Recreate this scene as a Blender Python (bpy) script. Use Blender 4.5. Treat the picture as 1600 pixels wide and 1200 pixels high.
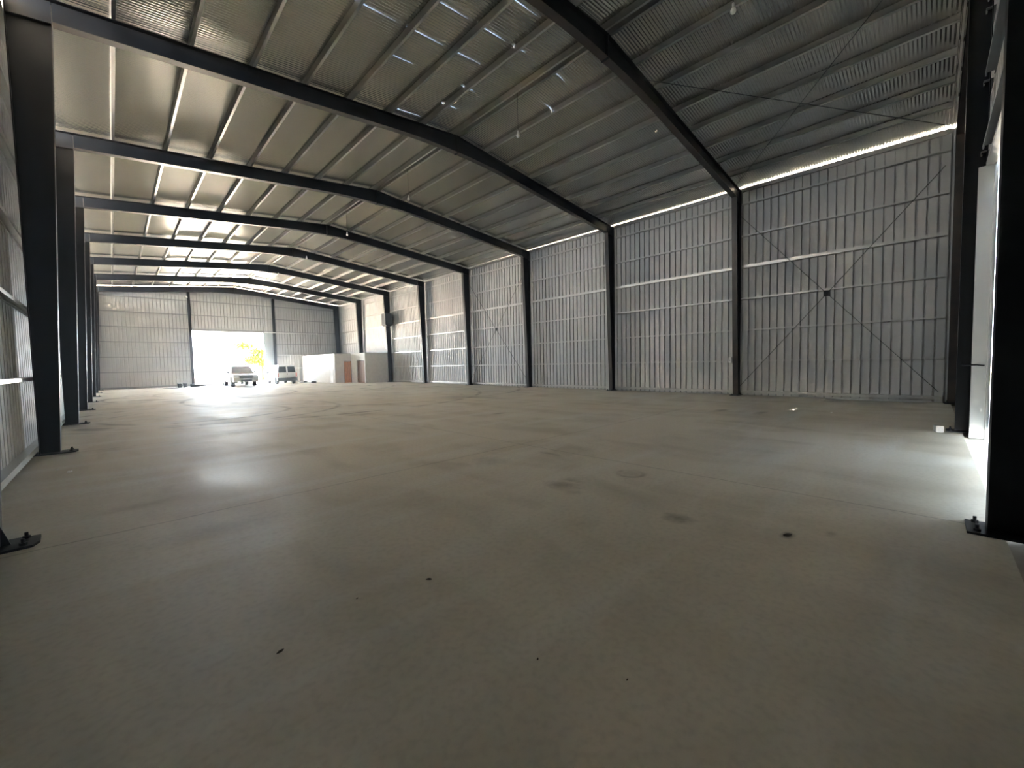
import bpy, bmesh, math, random
from mathutils import Vector, Matrix
random.seed(7)
S = bpy.context.scene
COL = S.collection
for o in list(bpy.data.objects): bpy.data.objects.remove(o)

# ------------------------------------------------------------------ camera
W = 19.45; RX = W / 2; BAY = 6.0; NB = 8; LEN = 48.0
cam_d = bpy.data.cameras.new('camera'); cam = bpy.data.objects.new('camera', cam_d); COL.objects.link(cam)
cam_d.sensor_fit = 'HORIZONTAL'; cam_d.sensor_width = 36.0; cam_d.lens = 36.0 * 638.23 / 1600
cam_d.clip_start = 0.03; cam_d.clip_end = 600
yaw, pit, rol = .77364, -.0513, -.0205
fw = Vector((math.sin(yaw) * math.cos(pit), math.cos(yaw) * math.cos(pit), math.sin(pit)))
r0 = Vector((math.cos(yaw), -math.sin(yaw), 0)); u0 = r0.cross(fw)
rr = r0 * math.cos(rol) + u0 * math.sin(rol); uu = -r0 * math.sin(rol) + u0 * math.cos(rol)
cam.matrix_world = Matrix(((rr.x, uu.x, -fw.x, .7821), (rr.y, uu.y, -fw.y, .3056), (rr.z, uu.z, -fw.z, 1.546), (0, 0, 0, 1)))
S.camera = cam

# ------------------------------------------------------------------ sky, sun, exposure
wd = bpy.data.worlds.new('sky'); S.world = wd; wd.use_nodes = True
bg = wd.node_tree.nodes['Background']
bg.inputs['Strength'].default_value = 5.2
_nt = wd.node_tree; _tc = _nt.nodes.new('ShaderNodeTexCoord'); _sp = _nt.nodes.new('ShaderNodeSeparateXYZ'); _cr = _nt.nodes.new('ShaderNodeValToRGB')
_nt.links.new(_tc.outputs['Generated'], _sp.inputs[0]); _nt.links.new(_sp.outputs[2], _cr.inputs['Fac']); _nt.links.new(_cr.outputs['Color'], bg.inputs['Color'])
_cr.color_ramp.elements[0].position = .05; _cr.color_ramp.elements[0].color = (.80, .91, 1.0, 1)      # bright milky horizon
_cr.color_ramp.elements[1].position = .55; _cr.color_ramp.elements[1].color = (.17, .25, .36, 1)      # deeper blue overhead
sd = bpy.data.lights.new('sun', 'SUN'); sun = bpy.data.objects.new('sun', sd); COL.objects.link(sun)
sd.energy = 62.0; sd.color = (1.0, .93, .84); sd.angle = math.radians(.6)
sun.rotation_euler = Vector((-.62, .13, .77)).to_track_quat('Z', 'Y').to_euler()
def portal(loc, rot, sx, sy):
    d = bpy.data.lights.new('door_portal', 'AREA'); d.shape = 'RECTANGLE'; d.size = sx; d.size_y = sy
    d.cycles.is_portal = True
    o = bpy.data.objects.new('door_portal', d); o.location = loc; o.rotation_euler = rot; COL.objects.link(o)
portal((9.6, 48.25, 2.6), (math.radians(-90), 0, 0), 6.8, 5.2)
portal((9.3, -.47, .1), (math.radians(90), 0, 0), 6.3, .4)
portal((-.45, 27.4, 8.46), (0, math.radians(-90), 0), .30, 42.0)
portal((W + .45, 6, 8.56), (0, math.radians(90), 0), .12, 12.0)
S.view_settings.view_transform = 'Standard'; S.view_settings.look = 'None'
S.view_settings.exposure = 3.6; S.view_settings.gamma = 1.0; S.view_settings.use_curve_mapping = False
S.cycles.max_bounces = 12; S.cycles.diffuse_bounces = 8; S.cycles.glossy_bounces = 6
S.cycles.sample_clamp_indirect = 30.0

# ------------------------------------------------------------------ materials
def mat(name, col, rough=.5, metal=0.0, var=0.0, scale=3.0, bump=0.0, spec=.5, col2=None, stretch=(1, 1, 1), rvar=0.0, emit=None, alpha=None, trans=0.0):
    m = bpy.data.materials.new(name); m.use_nodes = True
    nt = m.node_tree; b = nt.nodes['Principled BSDF']
    b.inputs['Base Color'].default_value = (*col, 1); b.inputs['Roughness'].default_value = rough
    b.inputs['Metallic'].default_value = metal; b.inputs['Specular IOR Level'].default_value = spec
    if trans: b.inputs['Transmission Weight'].default_value = trans
    tc = nt.nodes.new('ShaderNodeTexCoord'); mp = nt.nodes.new('ShaderNodeMapping')
    mp.inputs['Scale'].default_value = stretch
    nt.links.new(tc.outputs['Object'], mp.inputs['Vector'])
    n = nt.nodes.new('ShaderNodeTexNoise'); n.inputs['Scale'].default_value = scale; n.inputs['Detail'].default_value = 5
    nt.links.new(mp.outputs['Vector'], n.inputs['Vector'])
    if var or col2:
        mx = nt.nodes.new('ShaderNodeMix'); mx.data_type = 'RGBA'
        c2 = col2 or tuple(c * (1 - var) for c in col)
        mx.inputs['A'].default_value = (*c2, 1); mx.inputs['B'].default_value = (*[min(1, c * (1 + var)) for c in col], 1)
        mr = nt.nodes.new('ShaderNodeMapRange'); mr.inputs['From Min'].default_value = .35; mr.inputs['From Max'].default_value = .65
        nt.links.new(n.outputs['Fac'], mr.inputs['Value']); nt.links.new(mr.outputs['Result'], mx.inputs['Factor'])
        nt.links.new(mx.outputs['Result'], b.inputs['Base Color'])
    if rvar:
        mr = nt.nodes.new('ShaderNodeMapRange'); mr.inputs['From Min'].default_value = .3; mr.inputs['From Max'].default_value = .7
        mr.inputs['To Min'].default_value = rough - rvar; mr.inputs['To Max'].default_value = rough + rvar
        nt.links.new(n.outputs['Fac'], mr.inputs['Value']); nt.links.new(mr.outputs['Result'], b.inputs['Roughness'])
    if bump:
        bp = nt.nodes.new('ShaderNodeBump'); bp.inputs['Strength'].default_value = bump; bp.inputs['Distance'].default_value = .01
        nt.links.new(n.outputs['Fac'], bp.inputs['Height']); nt.links.new(bp.outputs['Normal'], b.inputs['Normal'])
    return m
M = {}
M['black'] = mat('black_primer', (.009, .010, .013), .5, 0, spec=.3, col2=(.006, .006, .007), scale=2, rvar=.1)
M['oxide'] = mat('brown_primer', (.055, .038, .030), .42, 0, col2=(.03, .024, .022), scale=3, rvar=.1)
M['galv'] = mat('galvanised_steel', (.56, .56, .54), .36, .6, var=.03, scale=1)
M['purlin'] = mat('dull_galvanised_steel', (.45, .44, .42), .32, .8, var=.03, scale=1)
M['girt_dull'] = mat('darker_galvanised_steel', (.30, .31, .32), .5, .4)  # darker tone for the end-wall girts
M['roof'] = mat('galvanised_roofing', (.56, .555, .53), .2, .88)
M['wall'] = mat('zinc_cladding', (.54, .54, .53), .62, .2, spec=.35)
M['plaster'] = mat('white_render', (.72, .70, .66), .8, 0, var=.05, scale=4)
M['wood'] = mat('orange_wood', (.60, .27, .13), .5, 0, var=.2, scale=6, stretch=(4, 4, .5))
M['wood2'] = mat('brown_wood', (.24, .12, .07), .5, 0, var=.2, scale=6, stretch=(4, 4, .5))
M['white'] = mat('white_plastic', (.8, .8, .78), .5)
M['paint'] = mat('white_car_paint', (.78, .78, .78), .25, 0, var=.03, scale=2)
M['beige'] = mat('silver_beige_car_paint', (.52, .49, .45), .3, .3, var=.04, scale=2)
M['glass'] = mat('dark_car_glass', (.03, .035, .04), .08, 0, spec=.8)
M['rubber'] = mat('tyre_rubber', (.025, .025, .025), .8)
M['plastic'] = mat('dark_plastic', (.04, .042, .045), .6)
M['hub'] = mat('wheel_alloy', (.5, .5, .5), .35, .8)
M['red'] = mat('red_lamp_lens', (.55, .04, .03), .3)
M['lens'] = mat('clear_lamp_lens', (.75, .75, .75), .15)
M['concrete'] = mat('grey_concrete', (.32, .31, .29), .85, 0, var=.1, scale=20, bump=.3)
M['unit'] = mat('dark_grey_enamel', (.05, .058, .06), .45)
M['bulb'] = mat('milky_bulb_glass', (.85, .83, .76), .25)
M['cord'] = mat('black_cord', (.02, .02, .02), .6)
M['leaf'] = mat('yellow_green_leaves', (.050, .056, .0045), 1.0, 0, var=.3, scale=2, spec=.0)
M['bark'] = mat('brown_bark', (.035, .022, .010), 1.0, 0, var=.3, scale=8, bump=.5, spec=.0)
M['debris'] = mat('dry_brown_leaf', (.05, .035, .022), .8, 0, var=.3, scale=30)
M['paper'] = mat('white_paper_scrap', (.85, .85, .82), .8)
M['leafdoor'] = mat('pale_grey_door_sheet', (.42, .46, .46), .5, .2, var=.06, scale=1)
M['render'] = mat('ochre_render', (.42, .34, .22), .9, 0, var=.1, scale=2, bump=.2)
M['soil'] = mat('ochre_soil', (.46, .41, .34), .95, 0, var=.22, scale=1.5, bump=.6, col2=(.38, .33, .27))

# concrete floor
def floor_material():
    m = bpy.data.materials.new('troweled_concrete'); m.use_nodes = True; nt = m.node_tree; L = nt.links
    b = nt.nodes['Principled BSDF']; N = nt.nodes.new
    tc = N('ShaderNodeTexCoord'); P = tc.outputs['Object']
    def mth(op, a, c=None, d=None, clamp=False):
        n = N('ShaderNodeMath'); n.operation = op; n.use_clamp = clamp
        for i, v in enumerate((a, c, d)):
            if v is None: continue
            if isinstance(v, (int, float)): n.inputs[i].default_value = v
            else: L.new(v, n.inputs[i])
        return n.outputs[0]
    def noise(scale, det=4, st=(1, 1, 1), rot=0, dist=0.0):
        mp = N('ShaderNodeMapping'); mp.inputs['Scale'].default_value = st; mp.inputs['Rotation'].default_value = (0, 0, rot)
        L.new(P, mp.inputs['Vector']); n = N('ShaderNodeTexNoise'); n.inputs['Scale'].default_value = scale
        n.inputs['Detail'].default_value = det; n.inputs['Distortion'].default_value = dist
        L.new(mp.outputs['Vector'], n.inputs['Vector']); return n.outputs['Fac']
    def rng(v, a, c, lo=0., hi=1.):
        n = N('ShaderNodeMapRange'); n.inputs['From Min'].default_value = a; n.inputs['From Max'].default_value = c
        n.inputs['To Min'].default_value = lo; n.inputs['To Max'].default_value = hi; L.new(v, n.inputs['Value']); return n.outputs['Result']
    def mix(f, a, c):
        n = N('ShaderNodeMix'); n.data_type = 'RGBA'; L.new(f, n.inputs['Factor'])
        for k, v in (('A', a), ('B', c)):
            if isinstance(v, tuple): n.inputs[k].default_value = (*v, 1)
            else: L.new(v, n.inputs[k])
        return n.outputs['Result']
    n1 = noise(.22, 4, dist=.4); n2 = noise(1.1, 6, (1, .45, 1), dist=.6); n3 = noise(22, 6); n4 = noise(.7, 5, (.35, 2.2, 1), rot=.12, dist=.3)
    c = mix(rng(n1, .32, .68), (.66, .59, .475), (.67, .63, .54))
    c = mix(mth('MULTIPLY', rng(n2, .48, .7), .42), c, (.40, .35, .27))
    c = mix(mth('MULTIPLY', rng(n4, .50, .66), .5), c, (.74, .72, .66))
    c = mix(mth('MULTIPLY', rng(n3, .45, .7), .22), c, (.36, .32, .26))
    sx = N('ShaderNodeSeparateXYZ'); wob = noise(3.0, 3)
    L.new(P, sx.inputs[0]); X, Y = sx.outputs[0], sx.outputs[1]
    wobx = mth('MULTIPLY', mth('SUBTRACT', wob, .5), .06)
    dark = None
    def add(v):
        nonlocal dark
        dark = v if dark is None else mth('MAXIMUM', dark, v)
    for ax, pos in ((Y, 5.72), (Y, 11.75), (Y, 17.7), (Y, 23.7), (Y, 29.7), (Y, 35.8), (X, 6.28), (X, 12.9)):
        d = mth('ABSOLUTE', mth('SUBTRACT', mth('ADD', ax, wobx), pos)); add(rng(d, .004, .014, .42, 0.))
    stains = [(4.76, 3.50, .16, .20, .75), (4.62, 3.25, .09, .10, .4), (5.0, 3.55, .10, .12, .5), (5.79, 3.14, .20, .17, .30), (4.65, 2.0, .11, .13, .85),
              (5.02, 5.15, .24, .26, .38), (4.55, 5.3, .12, .12, .2), (4.91, 1.14, .07, .045, .95), (5.2, .87, .08, .04, .5), (6.01, 4.76, .06, .22, .5),
              (13.8, 4.65, .35, .16, .8), (13.8, 3.6, .40, .13, .7), (12.5, 15.8, 1.1, .9, .55), (12.9, 14.3, .4, 1.4, .4), (9.25, 9.57, .25, .15, .7),
              (3.9, 2.6, .2, .14, .2), (2.9, 8.3, .6, .25, .22), (1.4, 5.1, .5, .2, .3), (.9, 6.6, .3, .14, .3), (3.5, 12.0, 1.4, .25, .2), (4.0, 20, 1.6, .6, .25), (7.5, 26, 2.0, .5, .3), (2.5, 16, 1.1, .3, .22)]
    nz = noise(9, 4); nzs = mth('MULTIPLY', mth('SUBTRACT', nz, .5), 1.6)
    for x, y, rx, ry, s in stains:
        dx = mth('DIVIDE', mth('SUBTRACT', X, x), rx); dy = mth('DIVIDE', mth('SUBTRACT', Y, y), ry)
        d = mth('SQRT', mth('ADD', mth('MULTIPLY', dx, dx), mth('MULTIPLY', dy, dy)))
        add(rng(mth('ADD', d, nzs), .2, 1.4, s * .62, 0.))
    # ring stain and tyre sweeps
    for x, y, r, w, s in ((5.785, 3.14, .17, .05, .5), (4.5, 30.0, 3.2, .15, .6), (4.9, 30.5, 4.6, .15, .6), (9.0, 33.0, 6.5, .15, .6), (9.2, 33.0, 8.0, .14, .5),
                          (6, 22, 9, .12, .22), (7, 24, 10.4, .14, .5), (12, 24, 9, .14, .5), (2, 38, 3, .16, .6), (15, 60, 34, .18, .6), (15.4, 62, 37.6, .18, .6), (3, 18, 2.6, .14, .45), (3.4, 18.4, 4.1, .14, .45)):
        dx = mth('SUBTRACT', X, x); dy = mth('SUBTRACT', Y, y)
        d = mth('ABSOLUTE', mth('SUBTRACT', mth('SQRT', mth('ADD', mth('MULTIPLY', dx, dx), mth('MULTIPLY', dy, dy))), r))
        add(mth('MULTIPLY', rng(d, w * .3, w, s, 0.), rng(n2, .35, .6)))
    c = mix(dark, c, (.085, .072, .055))
    L.new(c, b.inputs['Base Color'])
    ro = mth('ADD', rng(n2, .3, .7, .50, .68), mth('MULTIPLY', dark, .1)); L.new(ro, b.inputs['Roughness'])
    b.inputs['Specular IOR Level'].default_value = .4
    bp = N('ShaderNodeBump'); bp.inputs['Strength'].default_value = .25; bp.inputs['Distance'].default_value = .01
    h = mth('ADD', mth('MULTIPLY', n2, 1.0), mth('MULTIPLY', n3, .2)); L.new(h, bp.inputs['Height']); L.new(bp.outputs['Normal'], b.inputs['Normal'])
    return m
M['floor'] = floor_material()

# ------------------------------------------------------------------ helpers
class MB:
    def __init__(s): s.v = []; s.f = []; s.mi = []
    def add(s, vs, fs, mi=0):
        n = len(s.v); s.v += [tuple(v) for v in vs]; s.f += [tuple(i + n for i in f) for f in fs]; s.mi += [mi] * len(fs); return s
    def box(s, a, b, mi=0):
        x0, y0, z0 = a; x1, y1, z1 = b
        return s.add([(x0, y0, z0), (x1, y0, z0), (x1, y1, z0), (x0, y1, z0), (x0, y0, z1), (x1, y0, z1), (x1, y1, z1), (x0, y1, z1)],
                     [(0, 3, 2, 1), (4, 5, 6, 7), (0, 1, 5, 4), (1, 2, 6, 5), (2, 3, 7, 6), (3, 0, 4, 7)], mi)
    def prism(s, poly, axis, a, b, mi=0):
        n = len(poly)
        def p(q, t):
            return {'x': (t, q[0], q[1]), 'y': (q[0], t, q[1]), 'z': (q[0], q[1], t)}[axis]
        vs = [p(q, a) for q in poly] + [p(q, b) for q in poly]
        fs = [tuple(range(n))[::-1], tuple(range(n, 2 * n))] + [(i, (i + 1) % n, n + (i + 1) % n, n + i) for i in range(n)]
        return s.add(vs, fs, mi)
    def tube(s, pts, r, n=8, mi=0, caps=True):
        pts = [Vector(p) for p in pts]; rs = r if isinstance(r, (list, tuple)) else [r] * len(pts)
        rings = []
        for i, p in enumerate(pts):
            t = (pts[min(i + 1, len(pts) - 1)] - pts[max(i - 1, 0)]).normalized()
            a = t.cross(Vector((0, 0, 1)) if abs(t.z) < .9 else Vector((1, 0, 0))).normalized(); c = t.cross(a)
            rings.append([p + (a * math.cos(2 * math.pi * k / n) + c * math.sin(2 * math.pi * k / n)) * rs[i] for k in range(n)])
        vs = [v for R in rings for v in R]; fs = []
        for i in range(len(rings) - 1):
            for k in range(n):
                fs.append((i * n + k, i * n + (k + 1) % n, (i + 1) * n + (k + 1) % n, (i + 1) * n + k))
        if caps: fs += [tuple(range(n))[::-1], tuple(range((len(rings) - 1) * n, len(rings) * n))]
        return s.add(vs, fs, mi)
    def lathe(s, prof, n=16, c=(0, 0, 0), axis='z', mi=0):
        vs = []; fs = []
        for (r, h) in prof:
            for k in range(n):
                a = 2 * math.pi * k / n; u, v = r * math.cos(a), r * math.sin(a)
                q = {'z': (u, v, h), 'x': (h, u, v), 'y': (u, h, v)}[axis]; vs.append((q[0] + c[0], q[1] + c[1], q[2] + c[2]))
        for i in range(len(prof) - 1):
            for k in range(n): fs.append((i * n + k, i * n + (k + 1) % n, (i + 1) * n + (k + 1) % n, (i + 1) * n + k))
        fs += [tuple(range(n))[::-1], tuple(range((len(prof) - 1) * n, len(prof) * n))]
        return s.add(vs, fs, mi)
    def mesh(s, name, mats, smooth=False):
        me = bpy.data.meshes.new(name); me.from_pydata(s.v, [], s.f)
        for m in (mats if isinstance(mats, (list, tuple)) else [mats]): me.materials.append(M[m])
        for p, i in zip(me.polygons, s.mi): p.material_index = i; p.use_smooth = smooth
        bm = bmesh.new(); bm.from_mesh(me); bmesh.ops.recalc_face_normals(bm, faces=bm.faces); bm.to_mesh(me); bm.free()
        return me
    def build(s, name, mats, parent=None, smooth=False, bevel=0, loc=None):
        o = bpy.data.objects.new(name, s.mesh(name, mats, smooth)); COL.objects.link(o)
        if parent: o.parent = parent
        if loc: o.location = loc
        if bevel:
            b = o.modifiers.new('bevel', 'BEVEL'); b.width = bevel; b.segments = 2; b.limit_method = 'ANGLE'
        return o
def tag(o, label=None, cat=None, group=None, kind=None):
    if label: o['label'] = label
    if cat: o['category'] = cat
    if group: o['group'] = group
    if kind: o['kind'] = kind
    return o
def thing(name, label, cat, loc=(0, 0, 0), group=None):
    o = bpy.data.objects.new(name, None); o.empty_display_size = .2; COL.objects.link(o); o.location = loc
    return tag(o, label, cat, group)
def inst(name, me, parent=None, loc=None, rot=None):
    o = bpy.data.objects.new(name, me); COL.objects.link(o)
    if parent: o.parent = parent
    if loc: o.location = loc
    if rot: o.rotation_euler = rot
    return o
ORD = ['first', 'second', 'third', 'fourth', 'fifth', 'sixth', 'seventh', 'eighth', 'ninth', 'tenth']
BN = ['nearest', 'second', 'third', 'fourth', 'fifth', 'sixth', 'seventh', 'farthest']

# ------------------------------------------------------------------ setting: ground, floor
rt = lambda x: 8.467 + .1 * (x if x < RX else W - x)          # rafter top
rf = lambda x: rt(x) + .165                                    # roof sheet mean height
def rb(x):
    d = abs(x - RX); xx = x if x < RX else W - x
    return 8.07 + .1 * (xx - .31) - .14 * max(0, 1 - d / 2.5) ** 2
g = MB().add([(-150, -150, -.06), (170, -150, -.06), (170, 200, -.06), (-150, 200, -.06)], [(0, 1, 2, 3)]).build('ground', 'soil')
tag(g, kind='structure')
fl = MB().box((-.395, -.17, -.3), (W + .395, 48.41, 0)).build('floor', 'floor'); tag(fl, kind='structure')

# ------------------------------------------------------------------ cladding
def trap_profile(a, b, pitch=.258, off=.0):
    """positions along the wall and outward depth: flat pan with a narrow groove"""
    pts = [(a, 0)]; t = a + off
    while t < b:
        for dt, d in ((0, 0), (.003, .06), (.051, .06), (.054, 0)):
            if a < t + dt < b: pts.append((t + dt, d))
        t += pitch
    pts.append((b, 0)); return pts
def clad(mb, prof, fz0, fz1, place, zs=()):
    """vertical sheets between z0(t) and z1(t)"""
    vs = []; fs = []
    for t, d in prof:
        vs.append(place(t, d, fz0(t))); vs.append(place(t, d, fz1(t)))
    for i in range(len(prof) - 1): fs.append((2 * i, 2 * i + 2, 2 * i + 3, 2 * i + 1))
    mb.add(vs, fs)
XL = -.40; XR = W + .40; YN = -.43; YF = 48.42
mb = MB(); clad(mb, trap_profile(-.43, 48.42, off=.1), lambda t: -.1, lambda t: 8.572 if t < 6.5 else 8.34, lambda t, d, z: (XL - d, t, z))  # top lowered past the first bay: unseen eave gap added to let light in
tag(mb.build('wall_left', 'wall'), kind='structure')
mb = MB()
def right_top(t):
    return 8.571 if t < 6 else (8.577 if t < 12 else (8.581 if t < 18 else 8.59))
segs = trap_profile(-.43, 48.42, off=.1)
clad(mb, segs, lambda t: -.1, right_top, lambda t, d, z: (XR + d, t, z))
tag(mb.build('wall_right', 'wall'), kind='structure')
def gable(name, Y, sgn, x0, x1, ztop):
    mb = MB(); pl = lambda t, d, z: (t, Y + sgn * d, z); top = lambda t: rf(min(max(t, XL), XR)) - .02
    clad(mb, trap_profile(XL, x0, off=.12), lambda t: -.1, top, pl)
    clad(mb, trap_profile(x0, RX, off=.05), lambda t: ztop, top, pl)
    clad(mb, trap_profile(RX, x1, off=.05), lambda t: ztop, top, pl)
    clad(mb, trap_profile(x1, XR, off=.12), lambda t: -.1, top, pl)
    tag(mb.build(name, 'wall'), kind='structure')
gable('wall_far', YF, 1, 6.15, 12.13, 5.14)
gable('wall_near', YN, -1, 6.25, 12.32, 5.0)

# corrugated roof, real waves, a few open laps
def roof():
    pitch = 1.02 / 13; n = 8; y0 = 6.74 + .0 - 8 * 1.02 + .3; y0 = -.9
    ny = int((49.3 - y0) / (pitch / n)); rnd = random.Random(3)
    offs = [-.62, 0.25, 1.1, 2.3, 3.5, 4.7, 5.9, 7.1, 8.3, RX - .02]
    xs = [offs[0], .3, .95, 2.15, 3.36, 4.56, 5.77, 6.97, 8.18, 8.9, RX]
    SL = {(6.4, 1), (6.4, 2), (6.4, 3), (7.6, 2), (7.6, 1), (8.5, 1), (8.5, 3), (7.6, 0), (5.2, 2), (10.9, 2), (7.6, -2), (8.5, 4), (7.6, 5), (10.1, 1)}
    mb = MB(); vs = []; fs = []
    allx = xs + [W - x for x in xs[:-1]][::-1]
    K = len(allx)
    for i in range(ny + 1):
        y = y0 + i * pitch / n; w = .009 * math.cos(2 * math.pi * (i % n) / n)
        for x in allx: vs.append((x, y, rf(x) + w))
    for i in range(ny):
        y = y0 + (i + .5) * pitch / n
        ph = (y - 6.74) / 1.02; lap = abs(ph - round(ph)) * 1.02 < pitch / n * .55
        for k in range(K - 1):
            x = (allx[k] + allx[k + 1]) / 2
            if lap and (round(x, 1), round(ph)) in SL:
                # open lap: a slot a few millimetres wide
                a = i * K + k; e = .30
                f0, f1 = sorted((rnd.uniform(.0, .3), rnd.uniform(.6, 1.)))
                def P(u, v):
                    A = Vector(vs[a]) .lerp(Vector(vs[a + 1]), u); B = Vector(vs[a + K]).lerp(Vector(vs[a + K + 1]), u); return tuple(A.lerp(B, v))
                q = len(vs)
                vs += [P(f0, .475), P(f1, .475), P(f0, .525), P(f1, .525)]
                fs += [(a, a + 1, q + 1, q), (q + 2, q + 3, a + K + 1, a + K), (a, q, q + 2, a + K), (q + 1, a + 1, a + K + 1, q + 3)]
                continue
            fs.append((i * K + k, i * K + k + 1, (i + 1) * K + k + 1, (i + 1) * K + k))
    mb.add(vs, fs)
    return mb.build('ceiling', 'roof', smooth=True)
tag(roof(), kind='structure')
# ridge cap above the joint
rc = MB().prism([(RX - .35, rf(RX) - .01), (RX, rf(RX) + .035), (RX + .35, rf(RX) - .01), (RX + .35, rf(RX) + .0), (RX, rf(RX) + .05), (RX - .35, rf(RX) + .0)], 'y', -.9, 49.3).build('trim_1', 'roof')
tag(rc, kind='structure')

# ------------------------------------------------------------------ portal frames
FW = .20
def web_prism(mb, poly, mi=0): mb.prism(poly, 'y', -.005, .005, mi)
def col_mesh():
    mb = MB(); web_prism(mb, [(-.26, .02), (-.01, .02), (.30, 8.05), (.30, rt(.3) - .012), (-.26, rt(-.26) - .012)])
    mb.box((-.272, -FW / 2, .02), (-.26, FW / 2, rt(-.27) - .013))
    a = Vector((0, 0, .02)); b = Vector((.31, 0, 8.07))
    mb.prism([(a.x - .012, a.z), (a.x, a.z), (b.x, b.z), (b.x - .012, b.z)], 'y', -FW / 2, FW / 2, 1)
    # knee stiffeners
    mb.prism([(-.26, 7.97), (.295, 8.045), (.295, 8.057), (-.26, 7.982)], 'y', -FW / 2 + .01, FW / 2 - .01)
    return mb
def rafter_mesh():
    mb = MB(); N = 28; xs = [.31 + (RX - .31) * i / N for i in range(N + 1)]
    poly = [(x, rb(x) + .01) for x in xs] + [(x, rt(x) - .012) for x in xs[::-1]]
    web_prism(mb, poly)
    top = [-.27] + xs
    mb.prism([(x, rt(x) - .012) for x in top] + [(x, rt(x)) for x in top[::-1]], 'y', -FW / 2, FW / 2)
    mb.prism([(x, rb(x)) for x in xs] + [(x, rb(x) + .012) for x in xs[::-1]], 'y', -FW / 2, FW / 2, 1)
    mb.box((RX - .018, -FW / 2, rb(RX) - .03), (RX, FW / 2, rt(RX)))
    return mb
cm = col_mesh().mesh('column', ['black', 'oxide']); rm = rafter_mesh().mesh('rafter', ['black', 'oxide'])
def mirror(me, name):
    m2 = me.copy(); m2.name = name
    for v in m2.vertices: v.co.x = W - v.co.x
    m2.flip_normals(); return m2
cmr = mirror(cm, 'column_r'); rmr = mirror(rm, 'rafter_r')
bp = MB(); random.seed(11)
ring = []
bp.prism([(-.36, -.17), (-.1, -.19), (.2, -.16), (.235, -.05), (.225, .15), (.05, .18), (-.36, .17)], 'z', 0, .022)
bpm = bp.mesh('base_plate', 'black')
boltm = MB().lathe([(.013, 0), (.013, .055)], 8).lathe([(.026, .0), (.026, .022)], 6).mesh('anchor_bolt', 'black')
gusm = MB().prism([(0, 0), (.06, 0), (.0, .2)], 'y', -.006, .006).mesh('gusset', 'black')
clm = MB().box((-.004, -.05, 0), (.004, .05, .17)).box((-.05, -.05, 0), (.004, .05, .008)).mesh('purlin_cleat', 'black')
OFFS = [.14, 1.34, 2.54, 3.75, 4.95, 6.15, 7.35, 8.60, 9.86]
frame_labels = ['black steel portal frame against the near end wall beside the camera', 'black steel portal frame, the nearest one spanning clear over the hall',
  'second black steel portal frame crossing the hall from the camera', 'third black steel portal frame crossing the hall from the camera',
  'fourth black steel portal frame crossing the hall from the camera', 'fifth black steel portal frame crossing the hall from the camera',
  'sixth black steel portal frame, the one carrying the dark box on its column', 'seventh black steel portal frame, last before the far end wall',
  'black steel portal frame standing against the far end wall']
for k in range(NB + 1):
    Y = {0: -.2, 8: 48.0}.get(k, k * BAY)
    t = thing('steel_portal_frame', frame_labels[k], 'steel frame', (0, Y, 0), 'black portal frames along the hall')
    for me, n in ((cm, 'column'), (cmr, 'column'), (rm, 'rafter'), (rmr, 'rafter')): inst(n, me, t)
    for sx in (0, 1):
        p = inst('base_plate', bpm, t, (W if sx else 0, 0, 0), (0, 0, math.pi if sx else 0))
        for bx, by in ((.14, -.1), (.14, .11), (-.32, -.1), (-.32, .1)): inst('anchor_bolt', boltm, p, (bx, by, .022))
        if k == 1 and not sx: inst('gusset', gusm, t, (W if sx else 0, 0, .022), (0, 0, math.pi if sx else 0))
    for i, of in enumerate(OFFS[:-1]):
        for s in (-1, 1):
            x = RX + s * of; inst('purlin_cleat', clm, t, (x - s * .045 , 0, rt(x)), (0, 0, 0 if s > 0 else math.pi))

# ------------------------------------------------------------------ purlins
def chan(d, w, lip, L, th=.004):
    """channel: depth d along z, flange w along x, run along y"""
    mb = MB(); mb.box((0, 0, 0), (th, L, d)); mb.box((0, 0, 0), (w, L, th)); mb.box((0, 0, d - th), (w, L, d))
    mb.box((w - th, 0, 0), (w, L, lip)); mb.box((w - th, 0, d - lip), (w, L, d)); return mb
pm = chan(.155, .065, .018, BAY - .01).mesh('roof_purlin', 'purlin')
random.seed(4)
for k in range(NB):
    for s, side in ((-1, 'left'), (1, 'right')):
        for i, of in enumerate(OFFS):
            x = RX + s * of; ang = math.atan(.1) * (1 if s > 0 else -1)
            if s < 0: loc = (x, k * BAY + .005, rt(x)); rot = (0, -math.atan(.1), 0)
            else: loc = (x - .065, k * BAY + .005, rt(x - .065)); rot = (0, math.atan(.1), 0)
            if i == 8:   # eave purlin flush with the cladding
                loc = ((XL + .004 if s < 0 else XR - .069), k * BAY + .005, 8.405 if s > 0 else (8.18 if k > 0 else 8.39)); rot = (0, 0, 0)
            lab = f"galvanised purlin, {ORD[i]} down from the ridge, {side} slope, {BN[k]} bay"
            tag(inst('roof_purlin', pm, None, loc, rot), lab, 'purlin', 'galvanised roof purlins')

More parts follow.
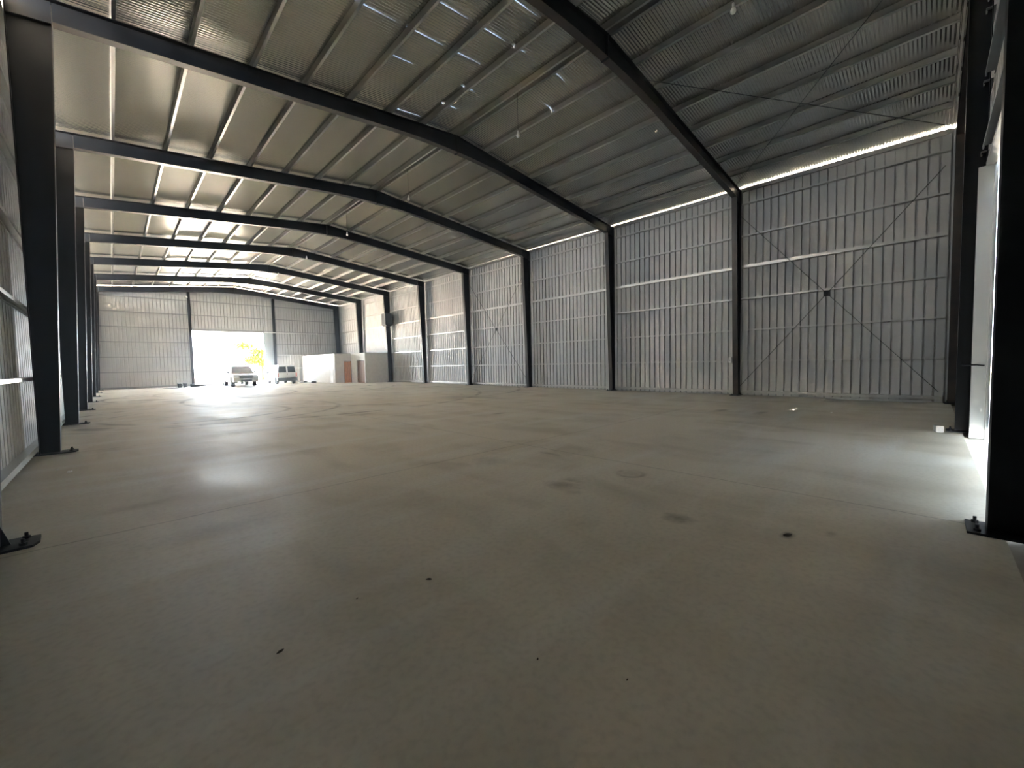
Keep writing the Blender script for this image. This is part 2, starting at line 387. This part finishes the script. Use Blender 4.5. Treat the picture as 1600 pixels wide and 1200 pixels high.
# ------------------------------------------------------------------ wall girts
GZ = [.12, 1.43, 2.72, 4.02, 5.31, 6.60, 7.90]
def girt_mesh(L, h, name='wall_girt', th=.004, dep=.125, m='galv'):
    mb = MB()   # web horizontal, flanges up/down at both faces; runs along y, depth along x 0..dep
    mb.box((0, 0, h - th), (dep, L, h)); mb.box((0, 0, 0), (th, L, h)); mb.box((dep - th, 0, 0), (dep, L, h)); mb.box((0, 0, 0), (.02, L, th)); mb.box((dep - .02, 0, 0), (dep, L, th)); return mb.mesh(name, m)
g1 = girt_mesh(BAY - .02, .065); g2 = girt_mesh(BAY - .02, .12); gb = girt_mesh(BAY - .02, .10)
for k in range(NB):
    for side in ('left', 'right'):
        for i, z in enumerate(GZ):
            me = gb if i == 0 else (g2 if i == 4 else g1)
            x = XL + .0015 if side == 'left' else W + .273
            lab = f"galvanised girt on the {side} wall, {ORD[i]} up from the floor, {BN[k]} bay"
            tag(inst('wall_girt', me, None, (x, k * BAY + .01, z - .03)), lab, 'girt', f'galvanised girts on the {side} wall')
def gable_girts(Ypos, segs, where):
    for (x0, x1, nm, idx) in segs:
        me = girt_mesh(x1 - x0, .065, m='girt_dull')
        for i in idx:
            z = (GZ + [9.05])[i]
            if z > min(rb(x0), rb(x1)) + .3: continue
            o = inst('wall_girt', me, None, (x0, Ypos, z - .03), (0, 0, -math.pi / 2))
            tag(o, f"galvanised girt on the {where} wall, {ORD[i]} up, {nm}", 'girt', f'galvanised girts on the {where} wall')
gable_girts(48.40, [(-.25, 6.0, 'left of the doorway', range(7)), (6.2, 12.9, 'above the doorway', (4, 5, 6)), (13.1, 19.7, 'right of the doorway', (0, 1, 2, 3, 4, 5, 6))], 'far')
gable_girts(-.28, [(-.25, 6.0, 'behind the camera side', range(7)), (6.2, 12.4, 'above the near doorway', (4, 5, 6)), (12.7, 19.7, 'right of the near doorway', range(7))], 'near')

# gable posts
def post(x, y, zt, lab):
    sg = 1 if y < 1 else -1
    t = thing('gable_post', lab, 'steel post', (x, y, 0), 'black posts of the end walls')
    mb = MB().box((-.005, -.14, .0), (.005, .14, zt)).box((-.1, -.15, 0), (.1, -.138, zt)).box((-.1, .138, 0), (.1, .15, zt)); mb.build('post_shaft', 'black', t)
    MB().box((-.19, min(-.15 * sg, .27 * sg), 0.0), (.19, max(-.15 * sg, .27 * sg), .02)).build('base_plate', 'black', t)
    for bx in (-.13, .13): inst('anchor_bolt', boltm, t, (bx, .21 * sg, .02))
post(6.13, 48.15, rb(6.1), 'black post on the far wall at the left edge of the doorway')
post(13.05, 48.15, rb(13.1), 'black post on the far wall right of the doorway')
post(6.17, -.22, rb(6.1), 'wide black post filling the right edge of the picture')
post(12.80, -.22, rb(12.7), 'black post of the near end wall by the far side of its doorway')

# ------------------------------------------------------------------ bracing
def brace(name_lab, pts, gus=None):
    t = thing('cross_brace', name_lab, 'brace', tuple(pts[0][0]), 'thin steel cross braces')
    o = Vector(pts[0][0])
    for a, b in pts: MB().tube([Vector(a) - o, Vector(b) - o], .009, 6).build('brace_rod', 'black', t)
    if gus:
        gx, gy, gz = gus; MB().box((gx - .006 - o.x, gy - .10 - o.y, gz - .10 - o.z), (gx + .006 - o.x, gy + .10 - o.y, gz + .10 - o.z)).build('gusset_plate', 'black', t)
gx = W + .15
for (ya, yb, lab) in ((.1, 5.9, 'thin crossed tie rods with square centre plate, nearest bay of right wall'), (18.1, 23.9, 'thin crossed tie rods on the right wall, fourth bay')):
    gy = (ya + yb) / 2; gz = 3.85
    brace(lab, [((gx, ya, .35), (gx, gy, gz)), ((gx, yb, .35), (gx, gy, gz)), ((gx, ya, 7.4), (gx, gy, gz)), ((gx, yb, 7.4), (gx, gy, gz))], (gx, gy, gz))
z_ = lambda x: rb(x) + .28
brace('thin crossed tie rods under the right roof slope of the nearest bay', [((11.4, 5.9, z_(11.4)), (18.9, .15, z_(18.9))), ((11.4, .15, z_(11.4) + .03), (18.9, 5.9, z_(18.9) + .03))])

# ------------------------------------------------------------------ pendant bulbs
for k in range(NB):
    y = 3.1 + 6 * k if k else 3.12
    y = [3.12, 8.99, 15.25, 21.3, 27.4, 33.4, 39.2, 45.2][k]
    t = thing('hanging_bulb', f"white bulb hanging on a thin cord from the ridge, {BN[k]} bay", 'lamp', (RX, y, 8.28), 'bulbs hanging along the ridge')
    MB().tube([(0, 0, .13), (0.0, 0, 1.312)], .006, 6).build('cord', 'cord', t)
    MB().lathe([(.02, .045), (.024, .06), (.024, .12), (.012, .14)], 12).build('lamp_holder', 'white', t)
    MB().lathe([(.012, -.072), (.040, -.058), (.054, -.03), (.052, .0), (.040, .03), (.024, .055)], 16).build('bulb', 'bulb', t, smooth=True)
t = thing('daylight_disc', 'small white disc standing for a daylight hole, far wall post left of doorway', 'lamp', (5.95, 48.0, 8.17))  # white disc stands in for a bright round hole of daylight
MB().lathe([(.09, 0), (.11, -.03), (.10, -.09), (.05, -.12)], 14, axis='y').build('disc_face', 'bulb', t, smooth=True)
MB().box((-.06, -.002, -.06), (.06, .25, .06)).build('bracket', 'white', t)

# ------------------------------------------------------------------ doors
# far doorway: frame, sliding leaf outside, rail inside
d1 = thing('door_1', None, None, (6.15, 48.42, 0)); d1['kind'] = 'structure'
MB().box((0, -.06, 0), (.05, .05, 5.14)).build('door_jamb', 'galv', d1)
MB().box((5.94, -.06, 0), (5.98, .05, 5.14)).build('door_jamb', 'galv', d1)
MB().box((0, -.06, 5.14), (5.98, .05, 5.2)).build('door_lintel', 'galv', d1)
lf = thing('sliding_door', 'pale grey plain door panel between the far doorway and the post on its right', 'door', (12.13, 48.335, 0))
MB().box((.0, -.01, .02), (.82, .01, 5.16)).build('door_skin', 'leafdoor', lf)
mb = MB()
for z in (.02, 1.4, 2.7, 4.0, 5.10): mb.box((.0, -.03, z), (.82, -.01, z + .06))
for x in (0, .77): mb.box((x, -.03, .02), (x + .05, -.01, 5.16))
mb.build('door_frame', 'leafdoor', lf)
rl = thing('door_rail', 'white sliding door rail running right from the doorway across the far wall', 'rail', (12.1, 47.93, 5.18))
MB().box((0, -.03, -.03), (5.05, .03, .04)).build('rail_bar', 'white', rl, bevel=.008)
MB().box((4.95, -.09, -.1), (5.15, .04, .1)).build('end_stop', 'white', rl, bevel=.01)
mb = MB()
for x in (.3, 2.0, 3.6, 4.9): mb.box((x, .03, -.02), (x + .05, .34, .02))
mb.build('rail_bracket', 'galv', rl)
# small side door with pale frame
d3 = thing('door_3', None, None, (13.35, 48.22, 0)); d3['kind'] = 'structure'
mb = MB(); clad(mb, trap_profile(.05, 2.25, off=.15), lambda t: .02, lambda t: 2.85, lambda t, d, z: (t, .02 + d, z)); mb.build('door_leaf', 'wall', d3)
mb = MB()
for z in (.02, 1.45, 2.84): mb.box((0, -.03, z), (2.3, .02, z + .07))
for x in (1.1,): mb.box((x, -.03, .02), (x + .07, .02, 2.9))
mb.build('door_frame', 'white', d3)
MB().box((2.3, -.06, 0), (2.45, .05, 2.95)).build('door_jamb', 'plaster', d3)
# near doorway: galvanised jamb on the far side, lintel
d2 = thing('door_2', None, None, (6.25, YN, 0)); d2['kind'] = 'structure'
MB().box((6.07, -.02, -.05), (6.12, .19, 4.95)).box((6.0, -.02, -.05), (6.12, .0, 4.95)).build('door_jamb', 'galv', d2, bevel=.004)
MB().box((0, -.03, -.05), (.05, .08, 4.95)).build('door_jamb', 'galv', d2)
MB().box((0, -.03, 4.95), (6.12, .10, 5.02)).build('door_lintel', 'galv', d2)
for x0, lab in ((6.15, 'near sliding door leaf beside the wide black post at the right edge'), (9.40, 'near sliding door leaf beside the galvanised jamb')):
    lf = thing('sliding_door', lab, 'door', (x0, -.53, 0))
    mb = MB(); clad(mb, trap_profile(0, 3.17, off=.2), lambda t: .14, lambda t: 5.1, lambda t, d, z: (t, -.03 - d, z)); mb.build('door_skin', 'leafdoor', lf)
    mb = MB()
    for z in (.14, 1.5, 2.75, 4.0, 5.04): mb.box((.0, -.03, z), (3.17, .02, z + .06))
    for x in (0, 3.11): mb.box((x, -.03, .14), (x + .06, .02, 5.1))
    mb.build('door_frame', 'leafdoor', lf)
hk = MB().tube([(12.28, -.40, 1.32), (12.28, -.30, 1.335), (12.28, -.12, 1.33)], .016, 6).build('bolt_bar', 'black')
tag(hk, 'short dark bar bridging the black post and the galvanised door jamb', 'bar')

# ------------------------------------------------------------------ site office
of = thing('site_office', 'low white rendered office block with wooden doors in the far right corner', 'office', (15.6, 36, 0))
ox, oy = 15.6, 36.0
YB = 3.0; CX = 1.55; HT = 2.76
mb = MB()
mb.box((0, YB, 0), (.15, 12.0, HT))                                  # long side wall facing left
mb.box((0.15, YB, 0), (.85, YB + .15, HT)).box((.85, YB, 2.05), (1.6, YB + .15, HT))       # front of first block with door gap
mb.box((CX, 0, 0), (3.78, .15, HT))                                   # front of second block
mb.box((CX, .15, 2.05), (CX + .15, YB, HT)).box((CX, 1.75, 0), (CX + .15, YB, 2.05))
mb.box((CX, YB, 0), (CX + .15, 12, HT))
mb.build('office_wall', 'plaster', of)
MB().box((.15, YB + .15, HT - .12), (CX, 12.0, HT - .03)).box((CX + .15, .15, HT - .12), (3.78, 12.0, HT - .03)).build('office_roof', 'concrete', of)
dd = MB().box((.89, YB + .02, .01), (1.50, YB + .07, 2.01)).build('office_door', 'wood', of); tag(dd, 'orange wooden door')
MB().lathe([(.025, 0), (.03, -.05), (.01, -.06)], 10, c=(1.0, YB + .02, 1.0), axis='y').build('door_knob', 'hub', dd)
MB().box((.85, YB - .01, 0), (.89, YB + .1, 2.05)).box((1.5, YB - .01, 0), (1.549, YB + .1, 2.05)).build('door_frame', 'wood2', of)
dd = MB().box((CX + .03, .2, .01), (CX + .08, 1.71, 2.02)).build('office_door', 'wood2', of); tag(dd, 'dark brown wooden door')
MB().lathe([(.025, 0), (.03, -.05), (.01, -.06)], 10, c=(CX + .03, 1.6, 1.0), axis='x').build('door_knob', 'hub', dd)
mb = MB().box((-.03, YB + .35, 0.02), (.001, YB + .42, 1.95)).box((-.03, YB + 1.15, 0.02), (.001, YB + 1.22, 1.95)).box((-.03, YB + .35, 1.9), (.001, YB + 1.22, 1.97))
wf = mb.build('side_frame', 'galv', of); MB().box((-.012, YB + .42, .02), (-.001, YB + 1.15, 1.9)).build('side_panel', 'lens', wf)

# ------------------------------------------------------------------ things on walls and columns
t = thing('air_unit', 'dark grey box unit mounted high on the sixth right column with side bar', 'box unit', (19.10, 35.45, 5.25))
MB().box((-.30, -.38, 0), (.33, .38, 1.08)).build('housing', 'unit', t, bevel=.03)
mb = MB()
for i in range(8): mb.box((-.315, -.3, .15 + i * .1), (-.299, .3, .19 + i * .1))
mb.build('grille', 'plastic', t)
MB().tube([(0, .3, -.03), (0, 1.3, -.02)], .02, 6).build('support_bar', 'galv', t)
MB().box((-.2, -.35, -.06), (.3, .37, 0)).build('bracket', 'black', t)
t = thing('switch_box', 'small white switch box fixed to the nearest right-hand column', 'switch box', (19.37, 6.17, 1.36))
MB().box((-.05, -.05, 0), (.03, .08, .24)).build('enclosure', 'white', t, bevel=.01)
MB().box((-.056, .0, .10), (-.05, .03, .13)).build('socket_face', 'plastic', t)
t = thing('steel_channel', 'long pale steel channel lying on the floor along the right wall', 'steel channel', (19.33, .35, 0))
MB().box((0, 0, 0), (.09, 2.6, .008)).box((0, 0, 0), (.006, 2.6, .06)).box((.084, 0, 0), (.09, 2.6, .06)).build('channel_section', 'galv', t)
cb = MB().box((-.07, -.06, 0), (.07, .06, .13)).build('concrete_block', 'concrete', None, bevel=.012, loc=(12.50, .16, 0)); cb.rotation_euler.z = .3
tag(cb, 'small pale concrete block at the foot of the near end wall post', 'block')

# ------------------------------------------------------------------ floor litter
def scrap(x, y, lab, s=.05, a=0., z0=0.0):
    rnd = random.Random(int(x * 1000)); n = 7; mb = MB()
    ring = [(math.cos(2 * math.pi * i / n) * s * rnd.uniform(.6, 1.1), math.sin(2 * math.pi * i / n) * s * .5 * rnd.uniform(.6, 1.1)) for i in range(n)]
    vs = [(p[0], p[1], z0) for p in ring] + [(p[0] * .8, p[1] * .8, z0 + .02 * rnd.uniform(.4, 1.)) for p in ring] + [(0, 0, z0 + .012)]
    fs = [tuple(range(n))[::-1]] + [(i, (i + 1) % n, n + (i + 1) % n, n + i) for i in range(n)] + [(n + i, n + (i + 1) % n, 2 * n) for i in range(n)]
    o = mb.add(vs, fs).build('paper_scrap', 'paper', None, loc=(x, y, 0)); o.rotation_euler.z = a
    return tag(o, lab, 'scrap')
scrap(17.9, 5.43, 'white paper scrap on the floor by the nearest right-hand column, left of two', .05, .4)
scrap(17.8, 5.25, 'smaller white scrap just right of the one by the nearest right-hand column', .035, 1.)
scrap(14.85, 2.17, 'lone white scrap on the floor in front of the cross-braced right wall', .05)
scrap(.09, 9.9, 'tiny white scrap on the floor beside the left wall', .025)
scrap(.23, 9.6, 'pale flat scrap on the floor near the nearest standing left column', .055, 1.2)
scrap(3.15, 40.5, 'white scrap on the floor near the far wall, left of the doorway', .16)
def clod(x, y, lab, s=.03, a=0.):
    rnd = random.Random(int(x * 999 + y * 77)); mb = MB(); n = 8
    rings = []
    for j, (q, h) in enumerate(((1, 0), (.9, .35), (.5, .6), (.1, .65))):
        rings += [(math.cos(2 * math.pi * i / n) * s * q * rnd.uniform(.7, 1.25), math.sin(2 * math.pi * i / n) * s * .45 * q * rnd.uniform(.7, 1.25), h * s * .5) for i in range(n)]
    fs = [tuple(range(n))[::-1], tuple(range(3 * n, 4 * n))] + [(j * n + i, j * n + (i + 1) % n, (j + 1) * n + (i + 1) % n, (j + 1) * n + i) for j in range(3) for i in range(n)]
    o = mb.add(rings, fs).build('dry_leaf', 'debris', None, loc=(x, y, 0)); o.rotation_euler.z = a
    return tag(o, lab, 'leaf', 'dry bits lying on the floor')
clod(2.34, 2.80, 'dark dry leaf on the bare floor left of the picture centre', .024, 2.3)
clod(1.361, 2.75, 'dark curled leaf low in the foreground, left of centre', .020, .3)
clod(1.873, 2.942, 'tiny dark crumb on the floor between the two foreground leaves', .010, .3)
clod(2.293, 1.703, 'small brown crumb in the foreground just right of centre', .010, .6)
clod(2.493, 1.299, 'tiny dark crumb in the foreground, right of the brown one', .008, .2)
clod(4.91, 1.14, 'dark triangular leaf scrap on the floor near the wide black post', .045, -.6)

# ------------------------------------------------------------------ vehicles
def wheel(parent, x, y, r=.35, w=.22):
    o = MB().lathe([(r * .72, -w / 2), (r * .96, -w / 2), (r, -w * .3), (r, w * .3), (r * .96, w / 2), (r * .72, w / 2)], 24, axis='x').build('wheel', 'rubber', parent, smooth=False, loc=(x, y, r))
    MB().lathe([(r * .6, -w * .42), (r * .70, -w * .5), (r * .70, w * .5), (r * .6, w * .42)], 18, axis='x').build('wheel_hub', 'hub', o)
def loft(mb, secs):
    """secs: list of rings with equal point counts"""
    n = len(secs[0]); vs = [p for s in secs for p in s]; fs = [tuple(range(n))[::-1], tuple(range((len(secs) - 1) * n, len(secs) * n))]
    for i in range(len(secs) - 1):
        for k in range(n): fs.append((i * n + k, i * n + (k + 1) % n, (i + 1) * n + (k + 1) % n, (i + 1) * n + k))
    return mb.add(vs, fs)
def side_loft(prof, hw, top_in):
    """side profile (y,z) swept across the width, upper points pulled in"""
    zs = [p[1] for p in prof]; z0, z1 = min(zs), max(zs); secs = []
    for f in (-1, -.94, -.6, 0, .6, .94, 1):
        ins = .0 if abs(f) < .99 else .04
        secs.append([(f * (hw - top_in * max(0, (z - .95)) / max(.01, (z1 - .95))), y + (0), z if abs(f) < .99 else z0 + (z - z0) * .985) for y, z in prof])
    return secs
# pickup truck, nose towards the camera (-y)
tr = thing('pickup_truck', 'silver beige pickup truck parked nose towards camera in the far doorway', 'pickup truck', (9.0, 41.45, 0))
prof = [(.05, .42), (.0, .62), (.03, .86), (.12, 1.00), (1.15, 1.12), (1.35, 1.14), (3.2, 1.14), (5.1, 1.14), (5.15, .55), (4.85, .42), (4.6, .42), (4.45, .72), (4.15, .86), (3.85, .86), (3.55, .72), (3.4, .42), (1.55, .42), (1.42, .72), (1.15, .86), (.85, .86), (.55, .72), (.42, .42)]
loft(MB(), side_loft(prof, .93, .05)).build('truck_body', 'beige', tr)
cab = MB()
def frust(mb, y0, y1, y2, y3, z0, z1, w0, w1): # bottom y0..y3, top y1..y2
    return mb.add([(-w0, y0, z0), (w0, y0, z0), (w0, y3, z0), (-w0, y3, z0), (-w1, y1, z1), (w1, y1, z1), (w1, y2, z1), (-w1, y2, z1)],
                  [(0, 3, 2, 1), (4, 5, 6, 7), (0, 1, 5, 4), (1, 2, 6, 5), (2, 3, 7, 6), (3, 0, 4, 7)])
frust(cab, 1.15, 1.85, 3.15, 3.4, 1.12, 1.76, .88, .68); cab.build('truck_cab', 'beige', tr, bevel=.05)
MB().add([(-.80, 1.235, 1.20), (.80, 1.235, 1.20), (.645, 1.79, 1.70), (-.645, 1.79, 1.70), (-.80, 1.21, 1.19), (.80, 1.21, 1.19), (.645, 1.77, 1.71), (-.645, 1.77, 1.71)],
   [(0, 1, 2, 3), (4, 7, 6, 5), (0, 4, 5, 1), (1, 5, 6, 2), (2, 6, 7, 3), (3, 7, 4, 0)]).build('windscreen', 'glass', tr)
for s in (-1, 1):
    MB().add([(s * .875, 1.45, 1.2), (s * .845, 3.2, 1.2), (s * .70, 3.05, 1.68), (s * .715, 1.9, 1.68), (s * .88, 1.45, 1.2), (s * .86, 3.2, 1.2), (s * .715, 3.05, 1.68), (s * .73, 1.9, 1.68)],
       [(0, 1, 2, 3), (4, 7, 6, 5), (0, 4, 5, 1), (1, 5, 6, 2), (2, 6, 7, 3), (3, 7, 4, 0)]).build('side_window', 'glass', tr)
    MB().box((s * 1.0 - .11, 1.5, 1.16), (s * 1.0 + .11, 1.6, 1.33)).build('wing_mirror', 'plastic', tr, bevel=.03)
    MB().box((s * .72 - .17, -.02, .76), (s * .72 + .17, .12, .93)).build('headlamp', 'lens', tr, bevel=.03)
    wheel(tr, s * .80, 1.0, .37, .24); wheel(tr, s * .80, 4.0, .37, .24)
g_ = MB().box((-.48, -.03, .72), (.48, .05, .93)).build('radiator_grille', 'plastic', tr, bevel=.02)
MB().box((-.46, -.04, .80), (.46, -.028, .825)).box((-.46, -.04, .87), (.46, -.028, .89)).build('grille_bar', 'hub', g_)
b_ = MB().box((-.93, -.10, .40), (.93, .1, .68)).build('front_bumper', 'beige', tr, bevel=.04)
MB().box((-.4, -.11, .44), (.4, -.098, .58)).build('air_intake', 'plastic', b_)
MB().box((-.25, -.125, .60), (.25, -.11, .70)).build('number_plate', 'white', b_)

# small panel van, tail towards the camera
vn = thing('small_van', 'white high-roofed van parked tail towards camera right of the doorway', 'van', (12.63, 42.9, 0))
vp = [(.02, .35), (.0, .62), (.03, 1.05), (.18, 1.78), (.35, 1.82), (1.8, 1.83), (2.35, 1.74), (3.05, 1.12), (3.85, .98), (4.08, .80), (4.1, .4), (3.75, .32), (3.68, .55), (3.45, .7), (3.2, .7), (2.97, .55), (2.9, .3), (1.1, .3), (1.03, .55), (.8, .7), (.55, .7), (.32, .55), (.25, .35)]
loft(MB(), side_loft(vp, .83, .16)).build('van_body', 'paint', vn)
MB().box((-.84, -.09, .30), (.84, .06, .58)).build('rear_bumper', 'plastic', vn, bevel=.03)
for s in (-1, 1):
    dr = MB().add([(s * .04, .0, .60), (s * .76, .0, .60), (s * .76, .02, 1.08), (s * .04, .02, 1.08), (s * .04, -.02, .60), (s * .76, -.02, .60), (s * .76, .005, 1.08), (s * .04, .005, 1.08)],
      [(0, 1, 2, 3), (4, 7, 6, 5), (0, 4, 5, 1), (1, 5, 6, 2), (2, 6, 7, 3), (3, 7, 4, 0)]).build('rear_door', 'paint', vn)
    MB().add([(s * .07, .03, 1.12), (s * .74, .03, 1.12), (s * .66, .135, 1.66), (s * .07, .135, 1.66), (s * .07, .01, 1.12), (s * .74, .01, 1.12), (s * .66, .115, 1.66), (s * .07, .115, 1.66)],
      [(0, 1, 2, 3), (4, 7, 6, 5), (0, 4, 5, 1), (1, 5, 6, 2), (2, 6, 7, 3), (3, 7, 4, 0)]).build('rear_window', 'glass', vn)
    MB().box((s * .79 - .05, -.02, .66), (s * .79 + .045, .1, 1.06)).build('tail_lamp', 'red', vn, bevel=.015)
    MB().add([(s * .83, 1.75, 1.1), (s * .83, 2.9, 1.1), (s * .73, 2.35, 1.62), (s * .72, 1.8, 1.64), (s * .845, 1.75, 1.1), (s * .845, 2.9, 1.1), (s * .745, 2.35, 1.62), (s * .735, 1.8, 1.64)],
      [(0, 1, 2, 3), (4, 7, 6, 5), (0, 4, 5, 1), (1, 5, 6, 2), (2, 6, 7, 3), (3, 7, 4, 0)]).build('side_window', 'glass', vn)
    MB().box((s * .94 - .1, 2.72, 1.03), (s * .94 + .1, 2.8, 1.18)).build('wing_mirror', 'plastic', vn, bevel=.02)
    MB().box((s * .835 - .01, .95, .42), (s * .835 + .012, 3.0, .54)).build('side_moulding', 'plastic', vn)
    wheel(vn, s * .72, .68, .31, .2); wheel(vn, s * .72, 3.33, .31, .2)
MB().box((-.3, -.03, .62), (.05, -.018, .72)).build('number_plate', 'white', vn)
MB().lathe([(.04, 0), (.04, -.03)], 10, c=(.0, -.01, .95), axis='y').build('door_handle', 'plastic', vn)

# white car behind the pickup
cr = thing('white_car', 'white car mostly hidden behind the left side of the pickup truck', 'car', (9.2, 47.4, 0))
cp = [(.05, .35), (.0, .6), (.08, .95), (.25, 1.05), (.95, 1.48), (2.4, 1.5), (3.2, 1.02), (4.1, .85), (4.2, .4), (3.75, .3), (3.68, .5), (3.45, .65), (3.2, .65), (2.97, .5), (2.9, .28), (1.15, .28), (1.08, .5), (.85, .65), (.6, .65), (.37, .5), (.3, .35)]
loft(MB(), side_loft(cp, .87, .2)).build('car_body', 'paint', cr)
for s in (-1, 1):
    MB().box((s * .78 - .1, -.01, .7), (s * .78 + .095, .2, .95)).build('tail_lamp', 'red', cr, bevel=.02)
    wheel(cr, s * .76, .73, .31, .2); wheel(cr, s * .76, 3.33, .31, .2)
MB().add([(-.7, .30, 1.08), (.7, .30, 1.08), (.62, .9, 1.43), (-.62, .9, 1.43), (-.7, .27, 1.1), (.7, .27, 1.1), (.62, .87, 1.45), (-.62, .87, 1.45)],
   [(0, 1, 2, 3), (4, 7, 6, 5), (0, 4, 5, 1), (1, 5, 6, 2), (2, 6, 7, 3), (3, 7, 4, 0)]).build('rear_window', 'glass', cr)
MB().box((-.86, -.08, .33), (.86, .08, .55)).build('rear_bumper', 'red', cr, bevel=.03)

# ------------------------------------------------------------------ clutter by the doorway and office
def bucket(x, y, lab, r=.16, h=.34):
    t = thing('lidded_bucket', lab, 'bucket', (x, y, 0), 'dark buckets by the doorway')
    MB().lathe([(r * .85, 0), (r, h)], 18).build('bucket_body', 'plastic', t)
    MB().lathe([(r * 1.05, h), (r * 1.05, h + .03), (r * .6, h + .045)], 18).build('lid', 'white', t)
bucket(4.95, 46.2, 'dark bucket with white lid on the floor left of the doorway, leftmost')
bucket(5.35, 46.3, 'dark bucket with white lid beside the first, nearer the doorway')
t = MB()
rnd = random.Random(5); n = 14; secs = []
for i in range(9):
    yy = i * .22; secs.append([(yy, math.cos(2 * math.pi * k / n) * (.22 - .012 * i) * rnd.uniform(.85, 1.1), max(0, .13 + math.sin(2 * math.pi * k / n) * (.15 - .012 * i) * rnd.uniform(.8, 1.1)) ) for k in range(n)])
loft(t, secs); o = t.build('rolled_tarpaulin', 'oxide', None, smooth=True, loc=(5.7, 46.2, 0)); tag(o, 'reddish brown rolled sheet lying on the floor at the doorway edge', 'rolled sheet')
o = MB().prism([(0, 0), (1.5, .1), (1.45, .5), (.2, .45)], 'z', 0, .03).build('flat_board', 'plastic', None, loc=(3.7, 44.8, 0)); tag(o, 'dark flat board on the floor left of the buckets', 'board')
o = MB().box((0, 0, 0), (1.9, .18, .04)).build('timber_plank', 'white', None, loc=(13.6, 43.0, 0)); o.rotation_euler.z = .5; tag(o, 'white plank lying on the floor between van and office', 'plank')
for i, (x, y, a, l) in enumerate(((15.1, 42.6, .3, 'dark grey offcut on the floor against the office side wall, nearer one'), (14.9, 43.9, .9, 'dark grey offcut on the floor behind the plank end by the office'))):
    o = MB().prism([(0, 0), (.5, 0), (.5, .12), (.1, .16)], 'y', 0, .14).build('metal_offcut', 'unit', None, loc=(x - .4, y, 0)); o.rotation_euler.z = a; tag(o, l, 'offcut')

# ------------------------------------------------------------------ outside
def tree(loc, lab, name, h, seed, spread, nl, cat='tree', nb=9):
    rnd = random.Random(seed); t = thing(name, lab, cat, loc); mb = MB(); tips = []
    mb.tube([(0, 0, -.1), (.1, .05, h * .3), (.0, .1, h * .55), (.1, 0, h * .9)], [h * .035, h * .028, h * .02, h * .006], 8)
    for i in range(nb):
        z0 = h * rnd.uniform(.3, .85); a = rnd.uniform(0, 6.28); L = spread * rnd.uniform(.5, 1.)
        p0 = Vector((.05, .05, z0)); p1 = p0 + Vector((math.cos(a) * L * .5, math.sin(a) * L * .5, L * .25)); p2 = p1 + Vector((math.cos(a + .3) * L * .5, math.sin(a + .3) * L * .5, L * .02))
        mb.tube([p0, p1, p2], [h * .012, h * .008, h * .003], 6); tips += [p1, p2, (p1 + p2) / 2]
    mb.build('branches', 'bark', t)
    lb = MB()
    for i in range(nl):
        c = rnd.choice(tips) + Vector((rnd.gauss(0, spread * .13), rnd.gauss(0, spread * .13), rnd.gauss(0, spread * .09)))
        s = rnd.uniform(.12, .24); q = Vector((rnd.gauss(0, 1), rnd.gauss(0, 1), rnd.gauss(0, 1))).normalized(); a_ = q.orthogonal().normalized(); b_ = q.cross(a_)
        lb.add([c - a_ * s, c + b_ * s * .45, c + a_ * s, c - b_ * s * .45, c + q * .006 ], [(0, 1, 4), (1, 2, 4), (2, 3, 4), (3, 0, 4)])
    lb.build('foliage', 'leaf', t)
tree((14.7, 61, -.06), 'yellow green leafy tree outside beyond the far doorway', 'tree',  5.0, 3, 2.9, 3000)
tree((6.6, 58, -.06), 'low sparse shrub outside at the left edge of the far doorway', 'shrub', 1.6, 8, .9, 120, 'shrub', 7)

# ------------------------------------------------------------------ haze volume added to imitate lens glare around the far doorway
hm = bpy.data.materials.new('glare_haze'); hm.use_nodes = True; _n = hm.node_tree; _n.nodes.clear()
_o = _n.nodes.new('ShaderNodeOutputMaterial'); _v = _n.nodes.new('ShaderNodeVolumeScatter'); _v.inputs['Density'].default_value = .0026; _v.inputs['Anisotropy'].default_value = .6
_v.inputs['Color'].default_value = (.80, .90, 1.0, 1); _n.links.new(_v.outputs[0], _o.inputs['Volume'])
M['haze'] = hm
hz = MB().box((-.3, 1.2, .02), (W + .3, 48.2, 8.3)).build('glare_haze', 'haze'); tag(hz, kind='structure')
